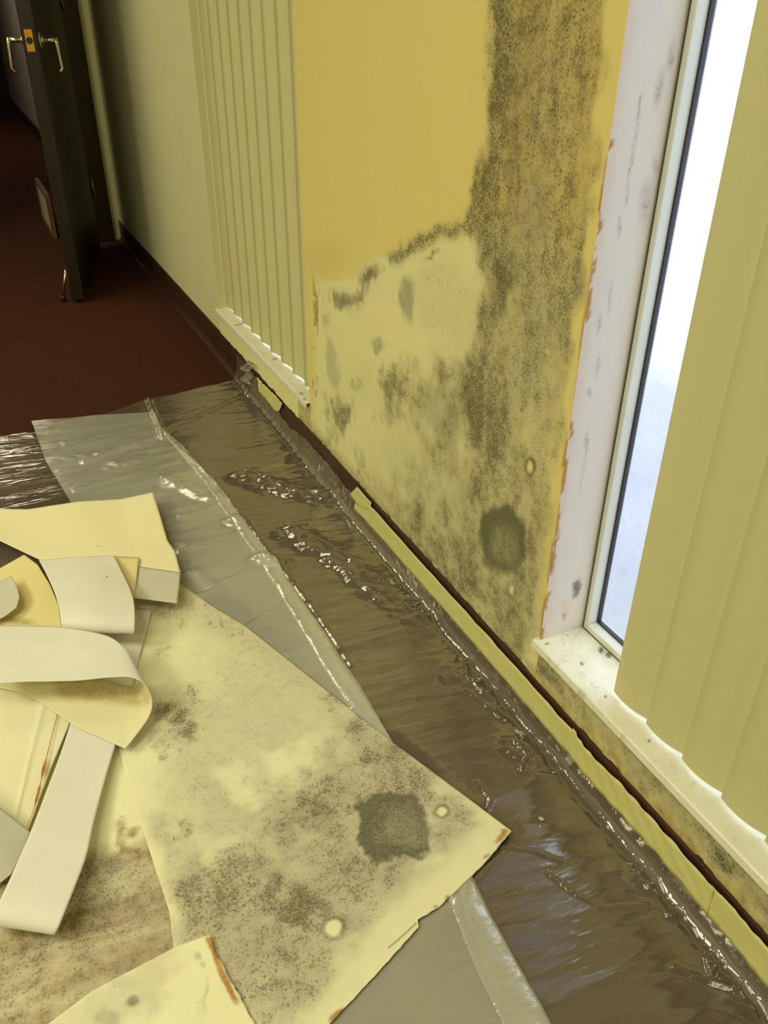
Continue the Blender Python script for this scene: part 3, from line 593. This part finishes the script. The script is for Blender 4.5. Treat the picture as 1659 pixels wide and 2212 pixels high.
# milky second layer
def resample(pts, n):
    p = np.array(pts, float); d = np.r_[0, np.cumsum(np.hypot(*np.diff(p[:, :2], axis=0).T))]; t = np.linspace(0, d[-1], n)
    return np.stack([np.interp(t, d, p[:, k]) for k in range(p.shape[1])], 1)
def smooth_pts(pts, n):
    p = np.array(pts, float); N_ = len(p); t = np.linspace(0, N_-1, n); out = []
    for s in t:
        i = min(int(s), N_-2); f_ = s-i; p0 = p[max(i-1, 0)]; p1 = p[i]; p2 = p[i+1]; p3 = p[min(i+2, N_-1)]
        out.append(.5*((2*p1)+(-p0+p2)*f_+(2*p0-5*p1+4*p2-p3)*f_**2+(-p0+3*p1-3*p2+p3)*f_**3))
    return np.array(out)
right = [(330, 893), (362, 950), (440, 1020), (520, 1120), (600, 1225), (680, 1345), (760, 1470), (850, 1605), (940, 1760), (1010, 1890), (1090, 2040), (1185, 2215), (1215, 2270)]
left_ = [(68, 910), (100, 1000), (155, 1088), (180, 1150), (200, 1300), (150, 1500), (60, 1700), (-50, 1900), (-100, 2000), (-150, 2100), (-180, 2200), (-200, 2250), (-220, 2300)]
n = 420; mm = 150
r_ = resample(right, n); l_ = resample(left_, n)
mv = []
for i in range(n):
    a = P(*l_[i], .004); b = P(*r_[i], .004)
    for j in range(mm):
        t = j/(mm-1); q = a.lerp(b, t); mv.append((q.x, q.y, 0))
mv = np.array(mv); mv[:, 2] = sheet_h(mv[:, 0], mv[:, 1]) + .0016
U, V = proj(mv)
for pts in ([(390, 1118), (500, 1085)], [(330, 975), (440, 955)], [(385, 1192), (530, 1150)], [(420, 1290), (545, 1235), (600, 1215)], [(520, 1360), (640, 1300)], [(140, 960), (300, 925)], [(130, 1020), (320, 985)], [(160, 1060), (380, 1000)], [(600, 1420), (700, 1385)]):
    P3 = [P(*t, .004) for t in pts]; mv[:, 2] += .0035*np.exp(-(pdist(mv[:, 0], mv[:, 1], [(k.x, k.y) for k in P3])/.006)**2)
mk = meshobj('plastic_strip', mv, gridfaces(n, mm), MAT['film_milky'], None, True)
tag(mk, 'milky doubled plastic strip lying on the clear sheet under the papers', 'plastic sheet')
bl = [(352, 940), (372, 962), (432, 1035), (500, 1130), (565, 1225), (625, 1320), (690, 1430), (745, 1515), (830, 1640), (900, 1780), (965, 1935), (1020, 2075), (1085, 2215), (1110, 2270)]
br = [(362, 938), (398, 968), (470, 1050), (545, 1150), (620, 1250), (700, 1365), (775, 1480), (850, 1605), (945, 1760), (1015, 1885), (1070, 1995), (1130, 2105), (1190, 2215), (1220, 2270)]
n = 300; r_ = smooth_pts(br, n); l_ = smooth_pts(bl, n); bv = []
for i in range(n):
    a = P(*l_[i], .006); b = P(*r_[i], .006)
    for j in range(24):
        t = j/23; q = a.lerp(b, t); bv.append((q.x, q.y, .5*math.sin(math.pi*t)**.6))
bv = np.array(bv); hump = bv[:, 2].copy(); bv[:, 2] = sheet_h(bv[:, 0], bv[:, 1])+.0032+hump*.009*(.5+fbm(bv[:, 0]*10, bv[:, 1]*14, 3))
bv[:, 2] *= 1; U, V = proj(bv); ins = spoly(U, V, [(-300, 1200), (390, 1262), (530, 1350), (700, 1485), (850, 1600), (1105, 1795), (970, 1935), (900, 1990), (700, 2240), (-300, 2300)], 12)
bv[:, 2] = bv[:, 2]*(1-ins)+.005*ins
bo = meshobj('folded_edge', bv, gridfaces(n, 24), MAT['film_fold'], mk, True); bo['label'] = 'whiter folded edge'

# ------------------------------------------------------------ masking tape
def tape(us, label, wob=0, group=None):
    # us: list of (y, z_top, z_bottom)
    pts = smooth_pts(us, 60); v = []
    for i, (ya_, yb__, zt, zb) in enumerate(pts):
        for j in range(8):
            t = j/7; y = yb__+(ya_-yb__)*t; z = zb+(zt-zb)*t+(fbm(np.array([y*50]), np.array([t*2.]), 2)[0]-.5)*.004*(1 if j in (0, 7) else 0)
            off = .0092+.006*max(0, (.06-z)/.06)**1.6+wob*.004*math.sin(i*.5+j*.6)**2
            v.append((W-off-.0007, y, max(z, .004)))
    o = meshobj('masking_tape', v, gridfaces(60, 8), MAT['tape'], None, True)
    so = o.modifiers.new('t', 'SOLIDIFY'); so.thickness = .0004; so.offset = 1
    return tag(o, label, 'tape', 'masking tape along the baseboard')
def tp(ut, ub):
    a = PX(*ut, W-.0095); b = PX(*ub, W-.0095); return (a.y, b.y, a.z, b.z)
tape([tp((556, 815), (561, 847)), tp((575, 834), (580, 868)), tp((594, 853), (594, 886)), tp((611, 872), (603, 890))], 'short loose piece of masking tape below the far sill', .6)
tape([tp((772, 1051), (756, 1068)), tp((785, 1066), (775, 1092)), tp((803, 1086), (800, 1102))], 'small torn piece of masking tape lapping the upper end of the long strip', .2)
tape([tp((770, 1076), (766, 1098)), tp((805, 1098), (805, 1140)), tp((900, 1203), (903, 1252)), tp((1000, 1313), (1005, 1368)), tp((1110, 1436), (1115, 1496)), tp((1190, 1526), (1192, 1586)), tp((1242, 1582), (1222, 1620))], 'long masking tape strip running under the mouldy wall', .15)
tape([tp((1240, 1572), (1218, 1612)), tp((1268, 1618), (1255, 1660)), tp((1340, 1690), (1330, 1745)), tp((1430, 1790), (1425, 1850)), tp((1545, 1920), (1530, 1975))], 'middle masking tape strip with a creased torn end below the near sill', .5)
tape([tp((1530, 1905), (1488, 1925)), tp((1580, 1955), (1560, 2010)), tp((1640, 2025), (1625, 2090)), tp((1700, 2095), (1690, 2170)), tp((1800, 2210), (1790, 2290))], 'nearest masking tape strip overlapping the middle one at lower right', .2)

# ------------------------------------------------------------ stripped wallcovering on the floor
def coons(name, top, right, bottom, left, mats, label, n=60, m=60, th=.0009, mask=None, wav=.0, parent=None, cat='wallpaper', jag=0, group='stripped wallcovering pieces', smooth=False, zfun=None):
    # top: TL->TR, right: TR->BR, bottom: BL->BR, left: TL->BL ; points are (u, v, z)
    f_ = smooth_pts if smooth else resample
    def W3(pts, k): return np.array([tuple(P(*q)) for q in f_(pts, k)])
    Tp, Bt = W3(top, m), W3(bottom, m); Rt, Lf = W3(right, n), W3(left, n)
    s = np.linspace(0, 1, n)[:, None, None]; t = np.linspace(0, 1, m)[None, :, None]
    G = (1-s)*Tp[None]+s*Bt[None]+(1-t)*Lf[:, None]+t*Rt[:, None]-((1-s)*(1-t)*Tp[0]+(1-s)*t*Tp[-1]+s*(1-t)*Bt[0]+s*t*Bt[-1])
    if zfun is not None: G[:, :, 2] += zfun(s[:, :, 0], t[:, :, 0])
    G = G.reshape(-1, 3)
    if wav: G[:, 2] += wav*(fbm(G[:, 0]*7, G[:, 1]*7, 3)-.3)
    if jag:
        jx = (fbm(G[:, 0]*150, G[:, 1]*150, 3)-.5)*jag; 
        e_ = np.zeros((n, m)); e_[-1, :] = 1; e_[:, -1] = 1; e_ = e_.ravel(); G[:, 0] += jx*e_; G[:, 1] += jx*e_*.7
    o = meshobj(name, G, [f[::-1] for f in gridfaces(n, m)], mats, parent, True)
    if mask is not None:
        A, B = mask(G); setmask(o, A, B)
    so = o.modifiers.new('t', 'SOLIDIFY'); so.thickness = th; so.offset = -1
    if len(o.data.materials) > 1: so.material_offset = 1; so.material_offset_rim = 0
    if parent is None: tag(o, label, cat, group)
    elif label: o['label'] = label
    return o
def jit(G):
    x, y = G[:, 0], G[:, 1]; U, V = proj(G)
    n1 = fbm(x*10, y*10, 4); n2 = fbm(x*28+5, y*28, 4); n3 = fbm(x*28+50, y*28+9, 4)
    return U, V, U+(n2-.5)*110, V+(n3-.5)*110, n1, n2, n3
def maskA(G):
    U, V, Uj, Vj, n1, n2, n3 = jit(G); Z = 0*U; R = Z.copy(); Gb = Z.copy(); B = Z.copy(); D = Z.copy(); RU = Z.copy(); PL = n1
    for a in [(375, 1330, 50, 34, 0, .6), (337, 1415, 16, 22, 10, .75), (490, 1345, 50, 16, 35, .6), (430, 1500, 34, 20, 0, .6), (388, 1570, 56, 46, 0, .85), (350, 1625, 26, 22, 0, .6), (385, 1645, 14, 12, 0, .6), (340, 1415, 30, 60, 0, .3),
              (705, 1525, 24, 10, -10, .8), (775, 1570, 48, 50, 20, .75), (840, 1640, 70, 60, 30, .75), (900, 1700, 70, 50, 40, .7), (690, 1740, 100, 60, -10, .7), (720, 1700, 60, 40, 0, .7), (400, 1790, 24, 34, 0, .7), (545, 1590, 24, 14, 0, .4), (600, 1450, 120, 60, 40, .3),
              (640, 1950, 130, 60, 10, .85), (420, 1940, 70, 70, 0, .75), (500, 1870, 120, 60, -15, .75), (600, 2050, 150, 90, 0, .6), (540, 2130, 90, 80, 0, .55), (560, 1720, 120, 70, 0, .4), (760, 1900, 130, 60, 0, .6), (960, 1810, 60, 40, 0, .4), (1010, 1790, 60, 24, 20, .45), (700, 2080, 80, 60, 0, .45), (810, 1960, 70, 50, 0, .45), (430, 1700, 60, 40, 0, .35), (950, 1720, 60, 36, 40, .5), (700, 1850, 110, 60, 0, .55), (590, 1800, 80, 50, 0, .45)]:
        R = np.maximum(R, ell(Uj, Vj, *a[:5], .85)*(a[5]*1.08))
    R = np.maximum(R, sst(1400, 2000, V)*.12)
    brd = spoly(Uj, Vj, [(330, 1780), (520, 1800), (620, 1700), (700, 1560), (760, 1530), (1090, 1790), (960, 1900), (870, 1960), (700, 2220), (430, 2240), (360, 1960)], 60)
    R = np.maximum(R, brd*(.40+1.5*(n1-.5)+.5*(n2-.5))); B = np.maximum(B, brd*(.62+1.2*(n3-.5))); Gb = np.maximum(Gb, brd*(.22+1.2*(n1-.5)))
    tb = np.exp(-(pdist(U, V, [(380, 1270), (520, 1360), (690, 1490), (800, 1575)])/60)**2); B = np.maximum(B, tb*.45); R = np.maximum(R, tb*(.22+1.2*(n2-.5)))
    B = np.maximum(B, spoly(Uj, Vj, [(340, 1500), (600, 1440), (740, 1560), (560, 1760), (340, 1780)], 70)*.42)
    R *= .8+.45*n2
    hz = [(600, 1500, 250, 110, 35, .3), (520, 1720, 200, 120, 0, .55), (700, 1900, 320, 130, 0, .6), (560, 2040, 220, 120, 0, .7), (860, 1650, 130, 90, 40, .55), (390, 1580, 70, 60, 0, .5), (430, 1960, 90, 100, 0, .6), (1000, 1790, 80, 40, 20, .5), (380, 1320, 60, 50, 0, .4), (600, 2150, 150, 60, 0, .6), (740, 1560, 90, 60, 0, .5)]
    for a in hz: B = np.maximum(B, ell(Uj, Vj, *a[:5], .9)*a[5]*1.15)
    R = np.maximum(R, B*(.15+.9*n1))
    for a in [(640, 1940, 90, 50, 10, .55), (480, 1900, 110, 60, 0, .4), (840, 1640, 80, 50, 30, .4), (700, 1525, 30, 14, 0, .6), (600, 1990, 150, 70, 0, .4), (930, 1690, 60, 40, 0, .35), (770, 1850, 100, 60, 0, .3)]: Gb = np.maximum(Gb, ell(Uj, Vj, *a[:5], .9)*a[5])
    clean = ell(Uj, Vj, 520, 1700, 70, 45, 0, .9); clean = np.maximum(clean, ell(Uj, Vj, 620, 1640, 60, 40, 0, .9)); R *= 1-.9*clean; B *= 1-.9*clean
    # clean torn margin at the lower right
    ed = pdist(U, V, [(1105, 1795), (970, 1935), (900, 1990), (705, 2220)]); mg = sst(95, 35, ed+(n2-.5)*60); R *= 1-.85*mg; B *= 1-.75*mg; Gb *= 1-.8*mg
    n4 = fbm(U/9, V/9, 3); q = ell(U+(n2-.5)*70+(n4-.5)*12, V+(n3-.5)*60+(n4-.5)*12, 850, 1785, 86, 80, 10, .13); qi = ell(U+(n2-.5)*60, V+(n3-.5)*50, 868, 1785, 66, 60, 0, .6)
    D = np.maximum(D, q*(1.15-.42*qi)*(.9+.4*(n4-.4))); R = np.maximum(R, q*.5); D = np.maximum(D, ell(Uj, Vj, 840, 1805, 16, 10, 0, .7)*.9); D = np.maximum(D, ell(Uj, Vj, 640, 1940, 70, 40, 10, .9)*.35); D = np.maximum(D, ell(Uj, Vj, 680, 1750, 70, 40, 10, .9)*.35); D = np.maximum(D, ell(Uj, Vj, 388, 1560, 40, 26, 10, .9)*.3)
    for cx, cy, rx, ry, k in ((957, 1753, 11, 9, .7), (722, 2002, 17, 17, .55)):
        rr = np.hypot((U-cx+(n2-.5)*16)/rx, (V-cy+(n3-.5)*16)/ry); core = (1-sst(.75, 1.2, rr))*.9
        D = np.maximum(D, np.exp(-((rr-1.35)/.35)**2)*k*(.4+1.1*n3))
        for M_ in (R, Gb, B, D): M_ *= 1-core
    for a in [(1080, 1808, 22, 6, -42, 1), (1050, 1850, 8, 4, -42, .8), (972, 1938, 8, 7, 0, .9), (735, 2195, 24, 13, -40, 1), (945, 1958, 6, 5, 0, .8), (1090, 1797, 10, 4, 0, .8)]: RU = np.maximum(RU, ell(U+(n2-.5)*24, V+(n3-.5)*16, *a[:5], .5)*a[5])
    D = np.maximum(D, sst(3, 1, pdist(U, V, [(898, 1995), (880, 2012), (860, 2030), (840, 2047)]))*.6)
    tear = sst(30, 4, pdist(U, V, [(300, 1770), (366, 1970)])); R *= 1-.9*tear*sst(1960, 1900, V); B *= 1-.6*tear
    R *= np.maximum(sst(290, 360, U+(n2-.5)*40), sst(1820, 1900, V))
    return np.stack([R, Gb, B], 1), np.stack([PL, D, RU], 1)
def maskB(G):
    U, V, Uj, Vj, n1, n2, n3 = jit(G); Z = 0*U
    k = sst(1800, 1870, V+(Vj-V)*.35+(U-250)*.18); s = V+.28*U
    stx = fbm(s/26, U/260, 3)
    Gb = k*(.60+2.0*(stx-.42)); Gb = np.maximum(Gb, ell(Uj, Vj, 290, 1820, 30, 22, 0, .8)*1.1); Gb = np.maximum(Gb, k*sst(1980, 1850, V)*.5*(stx > .45))
    R = k*(.46+.9*(n1-.4)); R = np.maximum(R, ell(Uj, Vj, 275, 1790, 34, 14, 0, .9)*.6); R = np.maximum(R, ell(Uj, Vj, 200, 1815, 30, 14, 0, .9)*.4)
    B = k*(.35+.9*(n2-.4)); D = k*ell(Uj, Vj, 220, 1960, 40, 30, 0, .9)*.3
    return np.stack([R, Gb, B], 1), np.stack([n1, D, Z], 1)
def maskC(G):
    U, V, Uj, Vj, n1, n2, n3 = jit(G); Z = 0*U; R = Z.copy(); B = Z.copy(); D = Z.copy()
    for a in [(288, 2160, 22, 18, .8), (235, 2195, 34, 22, .7), (425, 2062, 14, 12, .6), (440, 2085, 10, 10, .5), (330, 2160, 20, 40, .35), (445, 2150, 6, 30, .4), (270, 2120, 40, 20, .4)]:
        q = ell(U+(Uj-U)*.3, V+(Vj-V)*.3, *a[:4], 0, .6); B = np.maximum(B, q*a[4]); R = np.maximum(R, ell(Uj, Vj, a[0], a[1], a[2]*1.3, a[3]*1.3, 0, .8)*a[4]*.4)
    D = ell(U+(n2-.5)*10, V, 288, 2162, 17, 12, 0, .6)*.5
    B = np.maximum(B, spoly(Uj, Vj, [(100, 2212), (300, 2100), (400, 2040), (330, 2200)], 20)*.35)
    ed = pdist(U, V, [(452, 2028), (478, 2100), (510, 2165)]); RU = sst(11, 4, ed+(n2-.5)*14)*sst(2015, 2030, V)*sst(2185, 2150, V)*1.1
    return np.stack([R, Z, B], 1), np.stack([n1, D, RU], 1)
mp = MAT['mold_paper']
coons('wallcovering_piece', [(120, 1480, .0045), (330, 1480, .0045)], [(330, 1480, .0045), (420, 1850, .0045), (520, 2240, .0045)], [(-120, 2260, .0045), (520, 2260, .0045)], [(120, 1480, .0045), (-120, 2260, .0045)], mp,
      'brown-streaked mouldy wallcovering sheet at lower left, under the white strip', 150, 120, mask=maskB, wav=.001)
coons('wallcovering_piece', [(215, 1235, .007), (390, 1262, .007), (465, 1312, .007), (530, 1352, .007), (700, 1487, .008), (850, 1604, .008), (1105, 1795, .012)],
      [(1105, 1795, .012), (1050, 1862, .009), (975, 1935, .008), (945, 1962, .007), (902, 1988, .007), (905, 2002, .007), (810, 2108, .007), (705, 2220, .007), (660, 2262, .007)],
      [(400, 2262, .0065), (660, 2262, .007)], [(215, 1235, .007), (240, 1560, .007), (303, 1775, .0085), (366, 1970, .007), (400, 2262, .0065)], mp,
      'largest fallen wallcovering sheet with round black mould patch and torn corner', 260, 240, mask=maskA, wav=.0015, jag=.006, group='mouldy sheets')['group'] = 'stripped wallcovering pieces'
coons('wallcovering_piece', [(60, 2245, .010), (200, 2140, .010), (380, 2045, .010), (455, 2018, .013)], [(455, 2018, .013), (462, 2050, .012), (500, 2120, .011), (552, 2215, .010), (570, 2255, .010)], [(20, 2262, .010), (570, 2262, .010)], [(60, 2245, .010), (20, 2262, .010)], mp,
      'cream corner piece with rusty torn edge at the bottom, over the mouldy sheets', 90, 140, mask=maskC, wav=.001, jag=.004)
vf, vb, vg, vt = MAT['vinyl_front'], MAT['vinyl_back'], MAT['vinyl_grey'], MAT['vinyl_tan']
# white piece under the rolls
coons('wallcovering_piece', [(150, 1290, .014), (328, 1317, .011)], [(328, 1317, .011), (293, 1450, .012), (280, 1500, .012)], [(120, 1500, .012), (280, 1500, .012)], [(150, 1290, .014), (120, 1500, .012)], vb,
      'small white scrap showing between the two curled pieces', 30, 30)
# lower-left cream panel with crease
vpk = simple('pinkish_cream_vinyl', srgb(236, 230, 192), srgb(232, 224, 182), 5, .65, .1)
def crease(s, t): return .0025*np.exp(-((t-.70)/.03)**2) + 0*s
coons('wallcovering_piece', [(-60, 1470, .018), (60, 1490, .018), (158, 1545, .016)], [(158, 1545, .016), (110, 1660, .014), (58, 1800, .012)], [(-60, 1850, .014), (58, 1800, .012)], [(-60, 1470, .018), (-60, 1850, .014)], vpk,
      'cream creased sheet with a rust-torn slit at the left edge', 60, 60, zfun=crease)
m = MB(); prev = None
sl = [(125, 1540), (112, 1590), (97, 1650), (88, 1690), (74, 1745), (58, 1788)]; 
rv = []; 
for i, (u, v) in enumerate(smooth_pts(sl, 24)):
    wpx = 1.0+3.0*max(0, math.sin((i-8)/5*math.pi))*(8 < i < 13)+2.0*(14 < i < 18); a = P(u-wpx, v, .0198); b = P(u+wpx, v, .0198); rv += [a, b]
slit = meshobj('torn_slit', rv, gridfaces(24, 2), simple('rust_paper', srgb(150, 80, 30), srgb(190, 150, 90), 60, .8), bpy.data.objects['wallcovering_piece.004'] if 'wallcovering_piece.004' in bpy.data.objects else None)
# curl lying at the left edge
coons('wallcovering_piece', [(-70, 1700, .05), (0, 1745, .04), (66, 1797, .022)], [(66, 1797, .022), (50, 1845, .022), (25, 1888, .018), (-5, 1912, .014)], [(-90, 1930, .014), (-5, 1912, .014)], [(-70, 1700, .05), (-110, 1800, .06), (-90, 1930, .014)], vg,
      'grey-backed curl at the left edge, beside the long white strip', 40, 40)
# long white strip with rolled end
def rowsheet(name, rows, mats, label, n=60, m=24, th=.0009, group='stripped wallcovering pieces', flip=False, mask=None):
    R0 = [smooth_pts(r, m) if len(r) > 2 else resample(r, m) for r in rows]; A = np.array(R0)
    G = np.stack([smooth_pts(A[:, j], n) for j in range(m)], 1)
    W3 = np.array([tuple(P(*q)) for q in G.reshape(-1, 3)])
    fs = gridfaces(n, m); fs = [f[::-1] for f in fs] if not flip else fs
    o = meshobj(name, W3, fs, mats, None, True)
    if mask: setmask(o, *mask(W3))
    so = o.modifiers.new('t', 'SOLIDIFY'); so.thickness = th; so.offset = -1
    if len(o.data.materials) > 1: so.material_offset = 1; so.material_offset_rim = 0
    return tag(o, label, 'wallpaper', group)
rowsheet('wallcovering_piece', [[(158, 1545, .020), (255, 1590, .020)], [(130, 1630, .022), (228, 1680, .022)], [(98, 1715, .028), (204, 1770, .026)], [(66, 1797, .036), (186, 1850, .032)], [(30, 1880, .046), (162, 1915, .040)], [(0, 1945, .052), (140, 1970, .044)], [(-14, 1978, .046), (126, 2004, .038)], [(-16, 1998, .032), (118, 2020, .026)], [(-10, 1996, .020), (120, 2014, .014)], [(0, 1975, .012), (128, 1990, .009)]],
         [vb, vf], 'long white-backed strip with rolled end reaching the lower left corner', 90)
# tan pieces at left
def maskL(G):
    U, V, Uj, Vj, n1, n2, n3 = jit(G); Z = 0*U
    return np.stack([ell(U, V, 40, 1342, 40, 9, 8, .9)*.5, ell(U, V, 35, 1340, 40, 8, 8, .9)*.7, Z], 1), np.stack([n1, Z, Z], 1)
mt = moldmat('tan_mouldy', srgb(234, 220, 162), srgb(230, 212, 146), brown=(.4, .27, .1, 1))
coons('wallcovering_piece', [(-50, 1262, .022), (0, 1227, .026), (52, 1198, .034)], [(52, 1198, .034), (82, 1220, .034), (108, 1262, .034), (128, 1310, .032), (136, 1372, .028), (136, 1400, .026)], [(-50, 1390, .020), (136, 1400, .026)], [(-50, 1262, .022), (-50, 1390, .020)], mt,
      'tan curved piece left of the white roll', 50, 50, mask=maskL, smooth=False)
coons('wallcovering_piece', [(-30, 1272, .046), (25, 1244, .050)], [(25, 1244, .050), (38, 1270, .052), (42, 1290, .052), (36, 1312, .046), (10, 1332, .040)], [(-30, 1350, .036), (10, 1332, .040)], [(-30, 1272, .046), (-30, 1350, .036)], vg,
      'small grey scrap on the tan piece at the left edge', 24, 24)
mcurl = moldmat('tan_stained_face', srgb(236, 230, 188), srgb(230, 222, 176), brown=(.46, .36, .15, 1))
def maskCurl(G):
    U, V, Uj, Vj, n1, n2, n3 = jit(G); Z = 0*U; k = sst(.0, .5, np.exp(-(pdist(U, V, [(150, 1478), (230, 1486), (300, 1496)])/26)**2)); low = sst(.075, .05, G[:, 2])
    return np.stack([Z, k*(.35+.9*n1)*(sst(.09, .03, G[:, 2])*.6+.4), Z], 1), np.stack([n1, Z, Z], 1)
# big curled piece opening toward the viewer
rowsheet('wallcovering_piece', [[(-40, 1352, .058), (-40, 1478, .078)], [(60, 1352, .060), (60, 1473, .078)], [(140, 1356, .062), (160, 1471, .080)], [(225, 1372, .070), (235, 1464, .086)], [(262, 1394, .076), (285, 1464, .088)], [(285, 1425, .074), (314, 1482, .082)], [(300, 1462, .060), (328, 1514, .062)], [(296, 1480, .036), (320, 1550, .034)], [(285, 1482, .028), (286, 1598, .026)], [(272, 1482, .026), (271, 1615, .024)], [(262, 1480, .025), (262, 1613, .024)], [(210, 1462, .024), (215, 1592, .024)], [(140, 1440, .024), (160, 1566, .024)], [(60, 1420, .024), (62, 1503, .024)], [(-40, 1400, .024), (-40, 1478, .024)]],
         [mcurl, vb], 'large curled white-backed piece whose open end shows a cream face', 160, 34, mask=maskCurl)
# plain cream sheet at the back with folded flap
top_s = coons('wallcovering_piece', [(-60, 1100, .030), (0, 1099, .030), (60, 1100, .034), (170, 1083, .040), (260, 1078, .036), (330, 1063, .046)], [(330, 1063, .046), (345, 1110, .040), (362, 1168, .034), (378, 1190, .034), (390, 1236, .032)],
      [(-60, 1148, .040), (0, 1168, .038), (86, 1209, .034), (180, 1222, .032), (300, 1226, .032), (390, 1236, .032)], [(-60, 1100, .030), (-60, 1148, .040)], [vf, vb], 'plain cream sheet lying farthest back, its near corner folded over', 50, 80, smooth=False)
coons('folded_flap', [(290, 1222, .0335), (390, 1236, .033)], [(390, 1236, .033), (387, 1270, .034), (383, 1303, .036)], [(287, 1291, .036), (383, 1303, .036)], [(290, 1222, .0335), (287, 1291, .036)], vg, 'grey backing of the folded corner', 16, 20, parent=top_s)
coons('wallcovering_piece', [(235, 1200, .036), (300, 1204, .038)], [(300, 1204, .038), (294, 1260, .038), (286, 1308, .036)], [(270, 1300, .034), (286, 1308, .036)], [(235, 1200, .036), (270, 1300, .034)], vt, 'narrow tan pointed scrap between white roll and folded flap', 20, 16)
rowsheet('wallcovering_piece', [[(84, 1210, .040), (170, 1203, .044), (246, 1200, .044)], [(100, 1240, .052), (180, 1230, .056), (262, 1232, .054)], [(118, 1280, .066), (200, 1270, .070), (282, 1275, .066)], [(128, 1315, .074), (205, 1310, .078), (290, 1305, .074)], [(132, 1342, .068), (210, 1345, .072), (291, 1345, .068)], [(133, 1361, .050), (210, 1367, .052), (289, 1369, .050)], [(136, 1352, .036), (210, 1358, .036), (286, 1358, .036)], [(140, 1330, .030), (210, 1335, .030), (280, 1335, .030)]],
         [vb, vf], 'white-backed piece rolled over into a half tube on the cream sheet', 80, 40)

# crumbs on the plastic and papers
def crumb(u, v, r, z, label):
    bm = bmesh.new(); bmesh.ops.create_icosphere(bm, subdivisions=1, radius=1)
    for q in bm.verts: q.co = Vector((q.co.x*r*random.uniform(.7, 1.5), q.co.y*r*random.uniform(.6, 1.1), q.co.z*r*.5))
    me = bpy.data.meshes.new('plaster_crumb'); bm.to_mesh(me); bm.free(); me.materials.append(MAT['chip'])
    o = bpy.data.objects.new('plaster_crumb', me); C.objects.link(o); o.location = P(u, v, z); o.rotation_euler = (0, 0, random.uniform(0, 3))
    tag(o, label, 'debris', 'plaster crumbs')
crumb(1169, 1768, .0045, .008, 'pale plaster crumb on the plastic right of the torn paper corner')
crumb(1091, 1556, .003, .008, 'white plaster flake on the plastic at the tip of a long crease')
crumb(230, 1245, .0025, .062, 'tiny brown crumb on top of the white roll')
crumb(212, 1179, .0022, .040, 'tiny dark speck on the plain cream sheet')
crumb(1166, 1785, .002, .006, 'smallest pale crumb just below the larger one on the plastic')
